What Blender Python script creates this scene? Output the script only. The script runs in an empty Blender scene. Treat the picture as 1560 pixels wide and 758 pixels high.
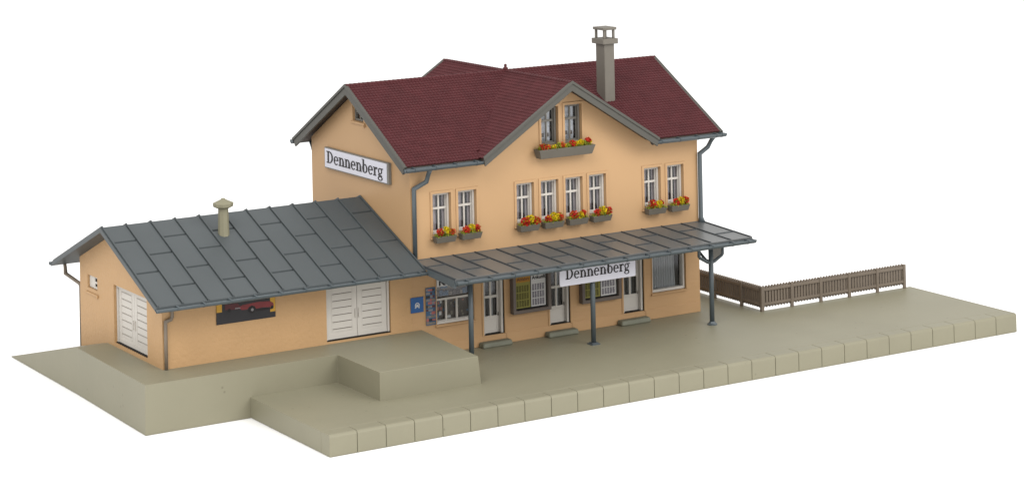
import bpy, bmesh, math, random
from mathutils import Vector, Matrix
from mathutils.geometry import tessellate_polygon

# ---------------------------------------------------------------- basics
K = 0.008                       # one authoring unit is 8 mm on the real model
sc = bpy.context.scene
COL = sc.collection
random.seed(7)
ORI = {}

def lin(c):
    c = c / 255.0
    return c / 12.92 if c <= 0.04045 else ((c + 0.055) / 1.055) ** 2.4

def rgb(r, g, b, k=1.0):
    return (lin(r) * k, lin(g) * k, lin(b) * k, 1.0)

def tag(o, label=None, cat=None, group=None, kind=None):
    if label: o['label'] = label
    if cat: o['category'] = cat
    if group: o['group'] = group
    if kind: o['kind'] = kind
    return o

def thing(name, loc, label, cat, group=None):
    o = bpy.data.objects.new(name, None)
    o.empty_display_size = 0.005
    COL.objects.link(o)
    o.location = Vector(loc) * K
    ORI[o] = Vector(loc)
    return tag(o, label, cat, group)

# ---------------------------------------------------------------- mesh builder
class MB:
    def __init__(s): s.v = []; s.f = []; s.m = []; s.smooth = []
    def add(s, vs, fs, mi=0, sm=False):
        n = len(s.v)
        s.v += [tuple(p) for p in vs]
        for f in fs:
            s.f.append([i + n for i in f]); s.m.append(mi); s.smooth.append(sm)
        return s
    def box(s, x0, x1, y0, y1, z0, z1, mi=0):
        v = [(x0,y0,z0),(x1,y0,z0),(x1,y1,z0),(x0,y1,z0),(x0,y0,z1),(x1,y0,z1),(x1,y1,z1),(x0,y1,z1)]
        return s.add(v, [(0,3,2,1),(4,5,6,7),(0,1,5,4),(1,2,6,5),(2,3,7,6),(3,0,4,7)], mi)
    def hexa(s, v, mi=0):
        return s.add(v, [(0,3,2,1),(4,5,6,7),(0,1,5,4),(1,2,6,5),(2,3,7,6),(3,0,4,7)], mi)
    def plate(s, loops, plane, d0, d1, mi=0):
        """outline with holes, extruded from depth d0 to d1; plane 'xz','yz','xy'"""
        mp = {'xz': lambda u, v, d: (u, d, v), 'yz': lambda u, v, d: (d, u, v), 'xy': lambda u, v, d: (u, v, d)}[plane]
        tri = tessellate_polygon([[Vector((p[0], p[1], 0)) for p in L] for L in loops])
        flat = [p for L in loops for p in L]
        n = len(flat)
        vs = [mp(p[0], p[1], d0) for p in flat] + [mp(p[0], p[1], d1) for p in flat]
        fs = [tuple(t) for t in tri] + [tuple(i + n for i in reversed(t)) for t in tri]
        k = 0
        for L in loops:
            c = len(L)
            for i in range(c):
                a, b = k + i, k + (i + 1) % c
                fs.append((a, b, b + n, a + n))
            k += c
        return s.add(vs, fs, mi)
    def tube(s, path, r, n=12, cap=True, mi=0, sq=None):
        path = [Vector(p) for p in path]
        rs = r if isinstance(r, (list, tuple)) else [r] * len(path)
        rings = []
        for i, p in enumerate(path):
            if i == 0: t = path[1] - p
            elif i == len(path) - 1: t = p - path[-2]
            else: t = (path[i+1] - p).normalized() + (p - path[i-1]).normalized()
            t.normalize()
            a = Vector((0,1,0)) if abs(t.y) < 0.9 else Vector((1,0,0))
            u = t.cross(a).normalized(); w = t.cross(u).normalized()
            mit = 1.0
            if 0 < i < len(path) - 1:
                d = (path[i+1] - p).normalized().dot((p - path[i-1]).normalized())
                mit = 1.0 / max(0.5, math.sqrt((1 + d) / 2))
            rings.append([p + (u * math.cos(2*math.pi*k/n) * mit + w * math.sin(2*math.pi*k/n)) * rs[i] for k in range(n)])
        vs = [q for R in rings for q in R]
        fs = []
        for i in range(len(path) - 1):
            for k in range(n):
                a = i*n + k; b = i*n + (k+1) % n
                fs.append((a, b, b + n, a + n))
        s.add(vs, fs, mi, True)
        if cap:
            s.add(rings[0], [tuple(range(n))], mi); s.add(rings[-1], [tuple(reversed(range(n)))], mi)
        return s
    def lathe(s, cx, cy, prof, n=16, mi=0, sm=False):
        vs = []; fs = []
        for r, z in prof:
            for k in range(n):
                a = 2*math.pi*(k+.5)/n
                vs.append((cx + r*math.cos(a), cy + r*math.sin(a), z))
        for i in range(len(prof)-1):
            for k in range(n):
                a = i*n+k; b = i*n+(k+1) % n
                fs.append((a, b, b+n, a+n))
        fs.append(tuple(reversed(range(n)))); fs.append(tuple((len(prof)-1)*n + k for k in range(n)))
        return s.add(vs, fs, mi, sm)
    def build(s, name, mat, parent=None, bevel=0.0, seg=2, label=None):
        me = bpy.data.meshes.new(name)
        o0 = Vector((0,0,0))
        if parent is not None: o0 = ORI[parent]
        me.from_pydata([tuple((Vector(p) - o0) * K) for p in s.v], [], s.f)
        mats = mat if isinstance(mat, (list, tuple)) else [mat]
        for m in mats: me.materials.append(m)
        me.polygons.foreach_set('material_index', s.m)
        me.polygons.foreach_set('use_smooth', s.smooth)
        bm = bmesh.new(); bm.from_mesh(me)
        bmesh.ops.remove_doubles(bm, verts=bm.verts, dist=1e-7)
        bmesh.ops.recalc_face_normals(bm, faces=bm.faces)
        bm.to_mesh(me); bm.free()
        me.update()
        o = bpy.data.objects.new(name, me)
        COL.objects.link(o)
        if parent is not None:
            o.parent = parent; ORI[o] = o0
        else: ORI[o] = o0
        if bevel > 0:
            b = o.modifiers.new('bevel', 'BEVEL'); b.width = bevel * K; b.segments = seg
            b.limit_method = 'ANGLE'; b.angle_limit = math.radians(40)
        if label: o['label'] = label
        return o

def rect(x0, x1, z0, z1): return [(x0,z0),(x1,z0),(x1,z1),(x0,z1)]

# ---------------------------------------------------------------- materials
def material(name, col, rough=0.6, spec=0.35, var=0.06, vscale=60.0, bump=0.0, bscale=400.0, stain=0.0, metallic=0.0, stretch=None, speck=0.0, coat=0.0):
    m = bpy.data.materials.new(name); m.use_nodes = True
    nt = m.node_tree; N = nt.nodes; L = nt.links
    b = N['Principled BSDF']
    b.inputs['Roughness'].default_value = rough
    b.inputs['Metallic'].default_value = metallic
    b.inputs['Specular IOR Level'].default_value = spec
    b.inputs['Coat Weight'].default_value = coat
    geo = N.new('ShaderNodeNewGeometry')
    mp = N.new('ShaderNodeMapping'); L.new(geo.outputs['Position'], mp.inputs['Vector'])
    if stretch: mp.inputs['Scale'].default_value = stretch
    n1 = N.new('ShaderNodeTexNoise'); n1.inputs['Scale'].default_value = vscale; n1.inputs['Detail'].default_value = 5
    L.new(mp.outputs[0], n1.inputs['Vector'])
    r1 = N.new('ShaderNodeMapRange'); r1.inputs['From Min'].default_value = .3; r1.inputs['From Max'].default_value = .7
    r1.inputs['To Min'].default_value = 1 - var; r1.inputs['To Max'].default_value = 1 + var
    L.new(n1.outputs['Fac'], r1.inputs['Value'])
    mul = N.new('ShaderNodeVectorMath'); mul.operation = 'SCALE'; mul.inputs[0].default_value = col[:3]
    L.new(r1.outputs[0], mul.inputs['Scale'])
    out = mul.outputs[0]
    if stain > 0:
        n2 = N.new('ShaderNodeTexNoise'); n2.inputs['Scale'].default_value = 14; n2.inputs['Detail'].default_value = 8; n2.inputs['Roughness'].default_value = .65
        L.new(geo.outputs['Position'], n2.inputs['Vector'])
        r2 = N.new('ShaderNodeMapRange'); r2.inputs['From Min'].default_value = .5; r2.inputs['From Max'].default_value = .75
        r2.inputs['To Min'].default_value = 0; r2.inputs['To Max'].default_value = stain
        L.new(n2.outputs['Fac'], r2.inputs['Value'])
        mx = N.new('ShaderNodeMix'); mx.data_type = 'RGBA'; mx.blend_type = 'MULTIPLY'
        L.new(r2.outputs[0], mx.inputs['Factor']); L.new(out, mx.inputs[6]); mx.inputs[7].default_value = (.55,.5,.45,1)
        out = mx.outputs[2]
    if speck > 0:
        v = N.new('ShaderNodeTexVoronoi'); v.inputs['Scale'].default_value = 180; v.feature = 'F1'
        L.new(geo.outputs['Position'], v.inputs['Vector'])
        r3 = N.new('ShaderNodeMapRange'); r3.inputs['From Min'].default_value = .04; r3.inputs['From Max'].default_value = .13
        r3.inputs['To Min'].default_value = speck; r3.inputs['To Max'].default_value = 0
        L.new(v.outputs['Distance'], r3.inputs['Value'])
        n3 = N.new('ShaderNodeTexNoise'); n3.inputs['Scale'].default_value = 45; L.new(geo.outputs['Position'], n3.inputs['Vector'])
        g = N.new('ShaderNodeMath'); g.operation = 'GREATER_THAN'; g.inputs[1].default_value = .56; L.new(n3.outputs['Fac'], g.inputs[0])
        mm = N.new('ShaderNodeMath'); mm.operation = 'MULTIPLY'; L.new(r3.outputs[0], mm.inputs[0]); L.new(g.outputs[0], mm.inputs[1])
        mx2 = N.new('ShaderNodeMix'); mx2.data_type = 'RGBA'; mx2.blend_type = 'MULTIPLY'
        L.new(mm.outputs[0], mx2.inputs['Factor']); L.new(out, mx2.inputs[6]); mx2.inputs[7].default_value = (.45,.40,.36,1)
        out = mx2.outputs[2]
    L.new(out, b.inputs['Base Color'])
    if bump > 0:
        nb = N.new('ShaderNodeTexNoise'); nb.inputs['Scale'].default_value = bscale; nb.inputs['Detail'].default_value = 4
        L.new(mp.outputs[0], nb.inputs['Vector'])
        bp = N.new('ShaderNodeBump'); bp.inputs['Strength'].default_value = bump; bp.inputs['Distance'].default_value = 0.0004
        L.new(nb.outputs['Fac'], bp.inputs['Height']); L.new(bp.outputs[0], b.inputs['Normal'])
    return m

def glass_mat(name, tint=(.9,.92,.92), refl=.22):
    m = bpy.data.materials.new(name); m.use_nodes = True
    nt = m.node_tree; N = nt.nodes; L = nt.links
    N.remove(N['Principled BSDF'])
    t = N.new('ShaderNodeBsdfTransparent'); t.inputs[0].default_value = (*tint, 1)
    g = N.new('ShaderNodeBsdfGlossy'); g.inputs['Roughness'].default_value = .08; g.inputs[0].default_value = (.8,.8,.82,1)
    lw = N.new('ShaderNodeLayerWeight'); lw.inputs['Blend'].default_value = .3
    r = N.new('ShaderNodeMapRange'); r.inputs['To Min'].default_value = refl * .35; r.inputs['To Max'].default_value = refl * 2
    L.new(lw.outputs['Fresnel'], r.inputs['Value'])
    mx = N.new('ShaderNodeMixShader'); L.new(r.outputs[0], mx.inputs[0]); L.new(t.outputs[0], mx.inputs[1]); L.new(g.outputs[0], mx.inputs[2])
    L.new(mx.outputs[0], N['Material Output'].inputs[0])
    return m

GA = 0.62    # paint albedo relative to the tone seen under the bright studio light
M = {}
M['plaster']  = material('smooth ochre plaster', rgb(220,178,131,GA), .55, .3, .025, 25, .05, 900)
M['rough']    = material('rough ochre plaster', rgb(221,178,128,GA), .6, .35, .025, 90, .7, 600)
M['board']    = material('ground floor plaster drawn in courses', rgb(219,176,128,GA), .6, .35, .03, 90, .45, 330, stretch=(.35,.35,1.6))
M['stone']    = material('beige grey cast base', rgb(159,154,130,GA), .5, .4, .035, 30, .10, 500, stain=.14, speck=.5)
M['step']     = material('green grey door step', rgb(134,135,117,GA), .55, .35, .10, 120, .25, 300)
M['tile']     = material('dark red roof tile', rgb(96,47,50,GA), .6, .18, .13, 160, .15, 700)
M['slate']    = material('blue grey sheet metal', rgb(88,94,96,GA), .5, .35, .06, 22, .05, 300)
M['canopy']   = material('glossy grey canopy sheet', rgb(106,108,108,GA), .36, .45, .05, 20, .03, 300)
M['gutter']   = material('blue grey gutter', rgb(92,102,107,GA), .38, .5, .05, 60)
M['pipe']   = material('tan grey pipe', rgb(150,136,120,GA), .5, .4, .05, 60)
M['backing'] = material('dim shop interior', rgb(104,94,88,GA), .8, .2, .15, 200)
M['seam']   = material('shade toned seam', rgb(74,80,84,GA), .5, .25, .05, 60)  # same plastic as the sheet; darker tone paints in the seam shading
M['verge']    = material('grey brown verge timber', rgb(92,90,83,GA), .5, .4, .05, 80, .08, 500, stretch=(1,1,1))
M['soffit']   = material('dark brown soffit', rgb(94,80,70,GA), .6, .3, .06, 60)
M['chimney']  = material('grey brown chimney cast', rgb(130,124,114,GA), .6, .3, .06, 120, .15, 500)
M['vent']     = material('mossy grey vent cast', rgb(156,151,126,GA), .6, .3, .08, 160, .3, 300)
M['white']    = material('cream white joinery', rgb(226,220,211,GA*1.1), .5, .4, .03, 60)
M['doorwhite']= material('white door paint', rgb(224,218,209,GA*1.12), .5, .4, .03, 60)
M['lead']     = material('grey joinery', rgb(136,132,124,GA), .5, .4, .05, 60)
M['case']     = material('grey brown case timber', rgb(120,108,100,GA), .5, .35, .06, 60)
M['box']      = material('grey planter', rgb(116,110,99,GA), .55, .35, .06, 120, .1, 400)
M['fence']    = material('brown grey fence timber', rgb(136,123,109,GA), .55, .35, .09, 120, .1, 500)
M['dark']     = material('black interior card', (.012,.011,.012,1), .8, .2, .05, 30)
M['gap']      = material('door gap shade', (.02,.017,.014,1), .8, .2, .05, 30)  # near black standing in for the shadow in the door gaps
M['slitshade']   = material('louvre groove', rgb(132,124,114,GA), .7, .2, .05, 30)  # grey paints in the shade inside the louvre slits
M['paleslitshade'] = material('pale louvre groove', rgb(176,168,158,GA), .7, .2, .05, 30)  # lighter copy of the slit shade, for the gable door
M['curtain']  = material('pale lace curtain', rgb(206,194,198,GA*1.1), .8, .2, .10, 500)
M['gcurtain'] = material('white lace curtain', rgb(222,224,232,GA*1.2), .8, .2, .25, 600)
M['drape']    = material('grey blue drape', rgb(172,174,178,GA*1.1), .8, .2, .06, 40)
M['sign']     = material('white sign enamel', rgb(226,225,236,.72), .35, .45, .01, 40)
M['ink']      = material('black lettering', (.012,.009,.010,1), .5, .3, .05, 40)
M['blue']     = material('blue enamel', rgb(38,96,160,GA*1.1), .45, .4, .05, 80)
M['paper']    = material('white paper', rgb(232,230,228,.65), .7, .2, .02, 60)
M['palelilac']= material('grey printed rows', rgb(126,120,132,GA), .7, .2, .30, 700, stretch=(1.6,1,.6))
M['yellow']   = material('yellow paper', rgb(160,154,84,GA), .7, .2, .05, 60)
M['olive']    = material('olive printed rows', rgb(104,100,54,GA), .7, .2, .30, 700, stretch=(1.6,1,.6))
M['orange']   = material('ochre heading', rgb(196,142,62,GA), .7, .2, .06, 60)
M['asphalt']  = material('printed black road', rgb(40,38,42,.7), .5, .4, .2, 150)
M['gold']     = material('printed yellow band', rgb(224,170,52,GA), .5, .4, .06, 100)
M['red']      = material('printed red car paint', rgb(140,34,40,GA), .4, .4, .15, 300)
M['darkred']  = material('printed maroon', rgb(92,30,36,GA), .5, .4, .1, 100)
M['grey']     = material('printed grey', rgb(150,146,148,GA), .5, .4, .1, 100)
M['leaf']     = material('yellow green flock leaf', rgb(150,158,52,GA), .8, .2, .2, 300)
M['redfl']    = material('red flock bloom', rgb(206,44,30,GA), .8, .2, .2, 300)
M['yelfl']    = material('yellow flock bloom', rgb(232,204,24,GA), .8, .2, .15, 300)
M['orfl']     = material('orange red flock bloom', rgb(214,84,40,GA), .8, .2, .15, 300)
M['pink']     = material('printed pink paper', rgb(198,120,112,GA), .7, .2, .3, 300)
M['printblue']= material('printed blue paper', rgb(86,116,146,GA), .7, .2, .3, 300)
M['shelf']    = material('grey brown stock', rgb(150,138,124,GA), .7, .2, .3, 260)
M['floor']    = material('white studio paper', (.93,.93,.93,1), .9, .1, .0, 3)
M['glass']    = glass_mat('window pane', refl=.14)

# ---------------------------------------------------------------- ground
MB().add([(-2500,-2500,-1.125),(2500,-2500,-1.125),(2500,2500,-1.125),(-2500,2500,-1.125)], [(0,1,2,3)]).build('ground', M['floor'])
tag(bpy.data.objects['ground'], 'seamless white studio surface under the model station', None, None, 'structure')

# ---------------------------------------------------------------- platform
ZG = -1.108
plat = thing('station_platform', (10, -6, ZG), 'long low beige grey station platform with grooved kerb stones along its front edge', 'platform')
b = MB()
b.plate([[(-11.28,-10.77),(34.82,-10.77),(34.82,-2.1),(23.16,-2.1),(23.16,12.6),(-6,12.6),(-6,-2.47),(-11.28,-2.47)]], 'xy', ZG, 0)
b.build('deck', M['stone'], plat, .03, 2)
b = MB()
b.box(-11.2,34.74,-11.66,-10.78,ZG+.01,-.05)
b.build('kerb_core', M['stone'], plat)
b = MB()
xs = [-11.28] + [-9.72 + 1.65*i for i in range(27)] + [34.82]
prof = [(-11.72,ZG),(-11.72,-.15),(-11.695,-.07),(-11.64,-.018),(-11.56,0),(-10.785,0),(-10.785,ZG)]
for i in range(28):
    x0 = xs[i] + (.018 if i else 0); x1 = xs[i+1] - (.018 if i < 27 else 0)
    b.plate([prof], 'yz', x0, x1)
b.build('kerb', M['stone'], plat, .012, 1)

# ---------------------------------------------------------------- loading ramp
ramp = thing('loading_ramp', (-11, 0, ZG), 'raised beige grey loading dock block with a ramp sloping down behind the goods shed', 'loading dock')
ZA = 1.503
zr_ = ZG + .004
b = MB()
# dock in front of the shed doors and of the station corner
top = [(-6.04,-7.32),(-.02,-7.32),(.6,-.004),(-.3,-.004),(-.3,7.7),(-17.05,7.7),(-17.24,-2.5),(-6.04,-2.5)]
bot = [(-6.07,-7.36),(.24,-7.36),(.75,-.004),(-.3,-.004),(-.3,7.7),(-17.05,7.7),(-17.28,-2.5),(-6.04,-2.5)]
n = len(top)
tri = [tuple(t) for t in tessellate_polygon([[Vector((x,y,0)) for x,y in top]])]
skip = 4
b.add([(x,y,ZA) for x,y in top] + [(x,y,zr_) for x,y in bot], tri + [tuple(i+n for i in reversed(t)) for t in tri] + [(i,(i+1)%n,(i+1)%n+n,i+n) for i in range(n) if i != skip])
pr_ = [(7.7,ZA),(8.6,1.33),(10.0,1.0),(13.0,.28),(18.6,zr_+.03)]
nn = len(pr_); vs = []
for y, z in pr_:
    xl = -17.05 + .05*(y-7.7)/10.9
    vs += [(xl,y,z),(-.3,y,z),(xl,y,zr_),(-.3,y,zr_)]
fs = []
for i in range(nn-1):
    q = 4*i
    fs += [(q,q+1,q+5,q+4),(q+2,q+6,q+7,q+3),(q,q+4,q+6,q+2),(q+1,q+3,q+7,q+5)]
q = 4*(nn-1); fs.append((q,q+1,q+3,q+2))
b.add(vs, fs)
b.build('dock_block', M['stone'], ramp, .045, 2)

# ---------------------------------------------------------------- roof helpers
def zm(y): return 14.86 - .56*abs(y-6.13)
XC = 10.19
def zc(x): return 14.86 - .635*abs(x-XC)

def tile_slope(mb, p0, along, up, length, run, rise, rows, tw, keep):
    """rows of pantiles; p0 eave start, along unit vec, up horizontal unit vec"""
    slen = math.hypot(run, rise)
    uv = (Vector(up)*run + Vector((0,0,rise))) / slen
    nrm = Vector(along).cross(uv); 
    if nrm.z < 0: nrm = -nrm
    al = Vector(along); p0 = Vector(p0)
    nt_ = max(1, round(length/tw)); tw = length/nt_
    sub = 4
    prof = [0.0, .045, .062, .045]
    rl = slen/rows
    for r in range(rows):
        s0 = r*rl - .03; s1 = (r+1)*rl
        vs = []; fs = []
        jit = [random.uniform(-.012,.012) for _ in range(nt_+1)]
        cnt = nt_*sub+1
        for k in range(cnt):
            a = k/sub*tw; h = prof[k % sub]; j = jit[k//sub]
            base = p0 + al*a
            vs.append(base + uv*(s0+j) + nrm*(.0))
            vs.append(base + uv*(s0+j) + nrm*(.03+h))
            vs.append(base + uv*(s1) + nrm*(.004+h*.9))
        for k in range(cnt-1):
            c = p0 + al*((k+.5)/sub*tw) + uv*(s0+s1)/2
            if not keep(c): continue
            i = k*3
            fs.append((i, i+3, i+4, i+1)); fs.append((i+1, i+4, i+5, i+2))
        mb.add(vs, fs)

def ridge_caps(mb, p0, p1, r, step):
    p0 = Vector(p0); p1 = Vector(p1); d = p1-p0; n = max(1, round(d.length/step)); u = d.normalized(); st = d.length/n
    side = u.cross(Vector((0,0,1))).normalized(); up = Vector((0,0,1))
    for i in range(n):
        a = p0 + u*st*i; c = p0 + u*(st*(i+1)+.04)
        vs = []; m = 8
        for q, rr in ((a, r), (c, r*.82)):
            for k in range(m+1):
                t = math.pi*k/m
                vs.append(q + side*math.cos(t)*rr + up*(math.sin(t)*rr*.75 - .05))
        fs = [(k, k+1, k+m+2, k+m+1) for k in range(m)] + [tuple(range(m+1)), tuple(reversed(range(m+1, 2*m+2)))]
        mb.add(vs, fs, 0, False)

def gutter_mesh(mb, axis, a0, a1, c, z, r, brackets=()):
    """open half round gutter along x at y=c, rim height z"""
    m = 10; vs = []; fs = []
    prof = []
    for k in range(m+1):
        t = math.pi + math.pi*k/m
        prof.append((math.cos(t)*r, math.sin(t)*r))
    for k in range(m, -1, -1):
        t = math.pi + math.pi*k/m
        prof.append((math.cos(t)*r*.78, math.sin(t)*r*.78))
    n = len(prof)
    for x in (a0, a1):
        for u, w in prof: vs.append((x, c+u, z+w))
    fs = [(i, (i+1) % n, (i+1) % n + n, i+n) for i in range(n)]
    mb.add(vs, fs, 0, False)
    for x in (a0+.02, a1-.02):           # end stops
        mb.add([(x, c+math.cos(math.pi+math.pi*k/m)*r*.97, z+math.sin(math.pi+math.pi*k/m)*r*.97) for k in range(m+1)], [tuple(range(m+1))])
    for x in brackets:
        vs = []
        for xx in (x-.05, x+.05):
            for k in range(m+1):
                t = math.pi + math.pi*k/m
                vs.append((xx, c+math.cos(t)*r*1.16, z+.03+math.sin(t)*r*1.18))
            vs.append((xx, c+r*1.16, z+.05)); 
        q = m+2
        mb.add(vs, [(i, (i+1) % q, (i+1) % q + q, i+q) for i in range(q)] + [tuple(range(q)), tuple(reversed(range(q, 2*q)))])

# ---------------------------------------------------------------- station building
ST = thing('station_building', (10, 6, 0), 'two storey ochre station house with a dark red tiled cross gable roof and tall chimney', 'station')

UPW = [(1.45,2.65),(3.13,4.34),(7.05,8.24),(8.72,9.93),(10.42,11.62),(12.08,13.28),(16.03,17.23),(17.72,18.92)]
UZ0, UZ1 = 6.74, 9.08
GBW = [(8.83,10.01),(10.47,11.66)]
GZ0, GZ1 = 11.1, 13.36
DRS = [(4.69,6.08),(9.18,10.6),(14.38,15.86)]
DZ0, DZ1 = .58, 4.25
T = .38
# upper front wall with gable
up = [(0,5.3),(20,5.3),(20,11.1),(16.1,11.1)]
up += [(16.1, zc(16.1)-.32),(XC, zc(XC)-.32),(4.28, zc(4.28)-.32),(4.28,11.1),(0,11.1)]
up = [(0,5.3),(20,5.3),(20,11.1),(15.95,11.0),(XC, zc(XC)-.30),(4.42,11.0),(0,11.1)]
holes = [rect(a,c,UZ0,UZ1) for a,c in UPW] + [rect(a,c,GZ0,GZ1) for a,c in GBW]
b = MB(); b.plate([up]+holes, 'xz', 0, T)
b.build('upper_wall', M['plaster'], ST)
low = rect(.004,20,.0,5.298)
KX0,KX1,KZ0,KZ1 = 1.58,4.05,1.64,4.32
WX0,WX1,WZ0,WZ1 = 16.47,18.95,1.53,4.3
holes = [rect(a,c,DZ0,DZ1) for a,c in DRS] + [rect(KX0,KX1,KZ0,KZ1), rect(WX0,WX1,WZ0,WZ1)]
b = MB(); b.plate([low]+holes, 'xz', 0, T)
b.build('ground_floor_wall', M['board'], ST)
# shallow raised courses on the ground floor
def course(z, h, segs):
    for a,c in segs:
        b = MB(); b.box(a,c,-.035,-.0005,z,z+h); b.build('plinth_course', M['board'], ST, .015, 1)
course(.0,.62,[(.01,4.6),(6.2,9.1),(10.7,14.3),(15.96,19.995)])

# left, right, back walls
gl = [(T+.001,3.0),(12.26,3.0),(12.26,11.1),(6.13,zm(6.13)-.3),(T+.001,zm(T)-.3)]
AW = rect(5.45,6.80,12.68,13.66)
b = MB(); b.plate([gl, AW], 'yz', 0, T); b.build('left_wall', M['plaster'], ST)
b = MB(); b.plate([[(T+.001,0),(12.26,0),(12.26,11.1),(6.13,zm(6.13)-.3),(T+.001,zm(T)-.3)]], 'yz', 20-T, 20); b.build('right_wall', M['plaster'], ST)
b = MB(); b.plate([[(T+.002,0),(20-T-.002,0),(20-T-.002,11.1),(16.1,zc(16.1)-.4),(XC,zc(XC)-.4),(4.28,zc(4.28)-.4),(T+.002,11.1)]], 'xz', 12.26-T, 12.258); b.build('back_wall', M['plaster'], ST)

# architraves (raised bands round openings) and windows
def architrave(mb, x0, x1, z0, z1, w=.15, d=.055, sill=True):
    mb.plate([rect(x0-w,x1+w,z0-w,z1+w), rect(x0+.001,x1-.001,z0+.001,z1-.001)], 'xz', -d, -.0006)
    mb.box(x0-w-.05, x1+w+.03, -d-.09, -.0008, z0-w-.06, z0-w+.02)

def window(x0, x1, z0, z1, frame, curt, style):
    f = MB(); c = (x0+x1)/2; h = (z1-z0); w = x1-x0
    y0 = .20; g = .012
    f.plate([rect(x0+g,x1-g,z0+g,z1-g), rect(x0+.13,x1-.13,z0+.13,z1-.12)], 'xz', y0, y0+.34)
    ys = y0+.16
    zt = z0 + h*.62
    f.box(c-.05, c+.05, ys, ys+.09, z0+.1, z1-.1)
    f.box(x0+.1, x1-.1, ys-.015, ys+.085, zt-.065, zt+.065)
    f.plate([rect(x0+.125,x1-.125,z0+.125,z1-.115), rect(x0+.185,x1-.185,z0+.2,z1-.17)], 'xz', ys+.005, ys+.08)
    W = f.build('window', frame, ST, .012, 1)
    p = MB(); p.add([(x0+.12,ys+.05,z0+.12),(x1-.12,ys+.05,z0+.12),(x1-.12,ys+.05,z1-.12),(x0+.12,ys+.05,z1-.12)], [(0,1,2,3)])
    p.build('pane', M['glass'], W)
    k = MB()
    def cloth(a, e, amp=.02, fr=1.4, slant=0.0):
        n = 20; vs = []
        for i in range(n+1):
            t = i/n; x = a+(e-a)*t
            y = ys+.24 + amp*math.sin(t*fr*2*math.pi)
            vs.append((x, y, z0)); vs.append((x + slant*t*0.0, y, z1))
        k.add(vs, [(2*i, 2*i+2, 2*i+3, 2*i+1) for i in range(n)], 0, True)
    if style == 'lace':
        cloth(x0-.1, x0+w*.46); cloth(x0+w*.78, x1+.5)
    elif style == 'gable':
        cloth(x0+w*.34, x0+w*.80, .03, 1.6); cloth(x0-.3, x0+w*.06)
    if k.v: k.build('curtain', curt, W)
    a = MB(); architrave(a, x0, x1, z0, z1); a.build('architrave', M['plaster'], W, .012, 1)
    return W

for x0, x1 in UPW: window(x0, x1, UZ0, UZ1, M['white'], M['curtain'], 'lace')
for x0, x1 in GBW: window(x0, x1, GZ0, GZ1, M['lead'], M['gcurtain'], 'gable')

# attic window in the left gable
b = MB(); y0,y1,z0,z1 = 5.45,6.80,12.68,13.66
b.plate([rect(y0+.01,y1-.01,z0+.01,z1-.01), rect(y0+.12,y1-.12,z0+.12,z1-.12)], 'yz', .16, .3)
b.box(.18,.28, 6.08,6.17, z0+.1, z1-.1); b.box(.18,.28, y0+.1,y1-.1, 13.15,13.22)
aw = b.build('window', M['lead'], ST)
MB().add([(.26,y0+.1,z0+.1),(.26,y1-.1,z0+.1),(.26,y1-.1,z1-.1),(.26,y0+.1,z1-.1)], [(0,1,2,3)]).build('pane', M['glass'], aw)
b = MB(); b.box(-.10,-.001,y0-.25,y1+.12,z0-.14,z0-.02); b.box(-.14,-.002,y0-.28,y0-.1,z0-.26,z0-.13); b.build('sill', M['plaster'], aw, .015, 1)
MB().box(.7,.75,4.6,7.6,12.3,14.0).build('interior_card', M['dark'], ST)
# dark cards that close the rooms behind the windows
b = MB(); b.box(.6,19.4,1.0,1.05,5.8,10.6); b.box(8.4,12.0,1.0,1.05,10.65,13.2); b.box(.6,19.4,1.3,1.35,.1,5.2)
b.build('interior_card', M['dark'], ST)

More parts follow.
